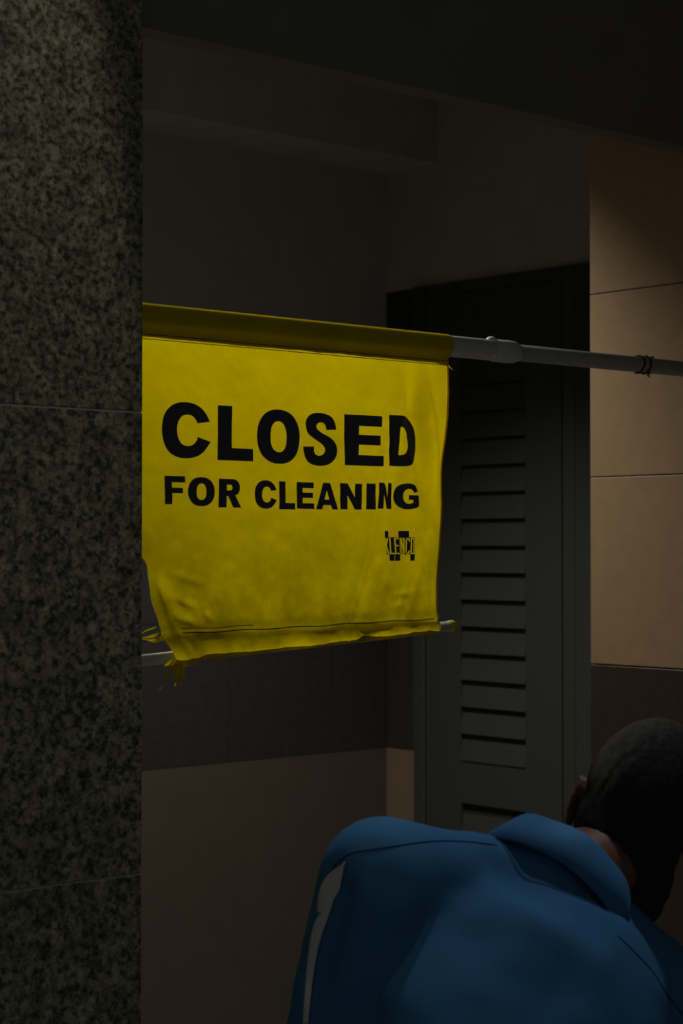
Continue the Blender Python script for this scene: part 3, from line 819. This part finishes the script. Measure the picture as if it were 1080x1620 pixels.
# folds pressed into the cloth
def px_of(p):
    return Vector((540 + 3000 * p.x / p.y, 865 - 3000 * (p.z - EYE) / p.y))
FOLDS = [(pv(792, 1362, 2.17), pv(925, 1478, 2.2), 0.018, 0.022), (pv(830, 1425, 2.15), pv(945, 1520, 2.18), 0.022, -0.012), (pv(985, 1490, 2.25), pv(1010, 1560, 2.2), 0.012, 0.007),
         (pv(545, 1380, 2.15), pv(500, 1560, 2.18), 0.018, 0.014), (pv(640, 1420, 2.1), pv(600, 1600, 2.1), 0.04, -0.008), (pv(740, 1460, 2.1), pv(880, 1600, 2.1), 0.04, 0.010)]
sv = shirt.vertices; norms = [v.normal.copy() for v in sv]
for i, v in enumerate(sv):
    for a, b_, wd, dp in FOLDS:
        d = b_ - a; q = v.co - a; k = q.dot(d) / d.length_squared
        if k < -.15 or k > 1.15: continue
        e_ = q - d * k; e_.y *= .35; ds = e_.length
        if ds < 3 * wd: v.co -= norms[i] * dp * gs(ds, wd) * sm(-.15, .2, k) * sm(1.15, .8, k)
    v.co += norms[i] * (.004 * mnoise.noise(v.co * 9) + .0025 * mnoise.noise(v.co * 22 + Vector((3, 1, 7))))
shirt.update()
bvh = BVHTree.FromPolygons([v.co.copy() for v in shirt.vertices], [tuple(p.vertices) for p in shirt.polygons])
def on_shirt(px, py, off=0.0012):
    """nearest shirt point seen along a sight line from the lobby"""
    o_ = Vector((0, 0, EYE)); d = (pv(px, py, 2.2) - o_).normalized()
    hit, nrm, _, _ = bvh.ray_cast(o_, d)
    while (hit is None or hit.y > 2.45) and px < 1000:
        px += 1.5; d = (pv(px, py, 2.2) - o_).normalized()
        hit, nrm, _, _ = bvh.ray_cast(o_, d)
    if hit is None: hit, nrm, _, _ = bvh.find_nearest(pv(px, py, 2.22))
    if nrm.y > 0.3: nrm = -nrm
    return hit + nrm * off
sh = pl_link('shirt', shirt, 'shirt')
def sh_child(name, me, mt): me.transform(Matrix.Translation(-base)); return link(name, me, mt, sh)
def seam(name, pts, r=.0008):
    d = spl(pts, n=8); P = [on_shirt(x, y, .0002) for x, y in d]
    sh_child(name, tube_me(name, P, r, 6), 'seam')
seam('yoke_seam', [(526, 1372), (540, 1358), (558, 1348), (600, 1341), (660, 1332), (700, 1329), (745, 1331), (785, 1336)])
seam('yoke_seam', [(975, 1478), (1000, 1502), (1030, 1535), (1056, 1575), (1085, 1612)])
# white panel let into the sleeve
def panel(name, left, right, rows=24, cols_=6):
    lp, rp_ = spl(left, n=rows // (len(left) - 1)), spl(right, n=rows // (len(right) - 1))
    n_ = min(len(lp), len(rp_)); bm = bmesh.new(); prev = None
    for i in range(n_):
        row = []
        for k in range(cols_ + 1):
            f = k / cols_; row.append(bm.verts.new(on_shirt(lp[i][0] + (rp_[i][0] - lp[i][0]) * f, lp[i][1] + (rp_[i][1] - lp[i][1]) * f, .0022)))
        if prev:
            for k in range(cols_): bm.faces.new((prev[k], row[k], row[k + 1], prev[k + 1]))
        prev = row
    bmesh.ops.recalc_face_normals(bm, faces=bm.faces[:])
    bmesh.ops.solidify(bm, geom=bm.faces[:], thickness=.0012)
    me = done(bm, name); smooth(me); return sh_child(name, me, 'shirt_white')
panel('sleeve_panel', [(545, 1364), (520, 1384), (508, 1410), (505, 1440)], [(548, 1362), (542, 1390), (535, 1412), (512, 1440)])
panel('sleeve_panel', [(530, 1416), (510, 1440), (497, 1470), (489, 1520), (485, 1570), (482, 1615)], [(532, 1414), (520, 1450), (508, 1485), (500, 1525), (494, 1570), (490, 1615)])

# collar: a folded band standing round the neck
bm = bmesh.new()
e1 = Vector((-0.70, 0.05, 0.70)); e1 = (e1 - cu * e1.dot(cu)).normalized()
e2 = cu.cross(e1).normalized()
if e2.y > 0: e2 = -e2                            # nape side
NSEG = 72
def collar_pt(a, lvl):
    # a: angle round the neck, 0 at nape; lvl 0 stand foot, 1 fold (top), 2 outer fall edge
    c, s = math.cos(a), math.sin(a)
    front = (1 - c) / 2
    if lvl == 0: r, z = .078, -.014
    elif lvl == 1: r, z = .080, .036 - .016 * front
    elif lvl == 2: r, z = .085, .037 - .016 * front
    else: r, z = .0985 + .010 * front, -.020 - .020 * front
    return NB + e1 * (r * 1.06 * s) + e2 * (r * c) + cu * z
rings = []
levels = [0, 1, 2, 2.5, 3]
for i in range(NSEG):
    a = R(-158 + 316 * i / (NSEG - 1)); row = []
    for lv in levels:
        p = collar_pt(a, lv) if lv != 2.5 else (collar_pt(a, 2) * .5 + collar_pt(a, 3) * .5 + (collar_pt(a, 2) - NB).normalized() * .002)
        row.append(bm.verts.new(p + Vector((0, 0, 1)) * (.0015 * math.sin(a * 7))))
    rings.append(row)
for A_, B_ in zip(rings, rings[1:]):
    for k in range(len(levels) - 1): bm.faces.new((A_[k], B_[k], B_[k + 1], A_[k + 1]))
bmesh.ops.recalc_face_normals(bm, faces=bm.faces[:])
bmesh.ops.solidify(bm, geom=bm.faces[:], thickness=.0022)
me = done(bm, 'collar'); smooth(me); sh_child('collar', me, 'shirt')
P = [collar_pt(R(-150 + 300 * i / 60), 3) + (collar_pt(R(-150 + 300 * i / 60), 3) - NB).normalized() * .001 - cu * .002 for i in range(61)]
sh_child('collar_seam', tube_me('collar_seam', P, .0008, 6), 'seam')

# trousers and shoes
bm = bmesh.new()
ellipsoid(bm, PEL + spine * .02, (shl * .165, spine * .13, side * .125), 28)
for H_, K_, A_ in ((HL, KL, AL), (HR, KR, AR)):
    capsule(bm, H_, K_, .098, .072); capsule(bm, K_, A_ + Vector((0, 0, .03)), .072, .055)
pl_link('trousers', union(bm, 0.011, 6, 0.5, 'trousers'), 'trousers')
for A_ in (AL, AR):
    bm = bmesh.new()
    capsule(bm, A_ + Vector((0, -.025, -.040)), A_ + Vector((.03, .16, -.045)), .042, .038)
    capsule(bm, A_ + Vector((0, -.02, -.045)), A_ + Vector((0, -.01, .01)), .042, .046)
    me = union(bm, .006, 3, .5, 'shoe')
    for v in me.vertices: v.co.z = max(v.co.z, 0.0065)
    pl_link('shoe', me, 'shoe')

for o in bpy.data.objects:
    if '_o' in o: del o['_o']
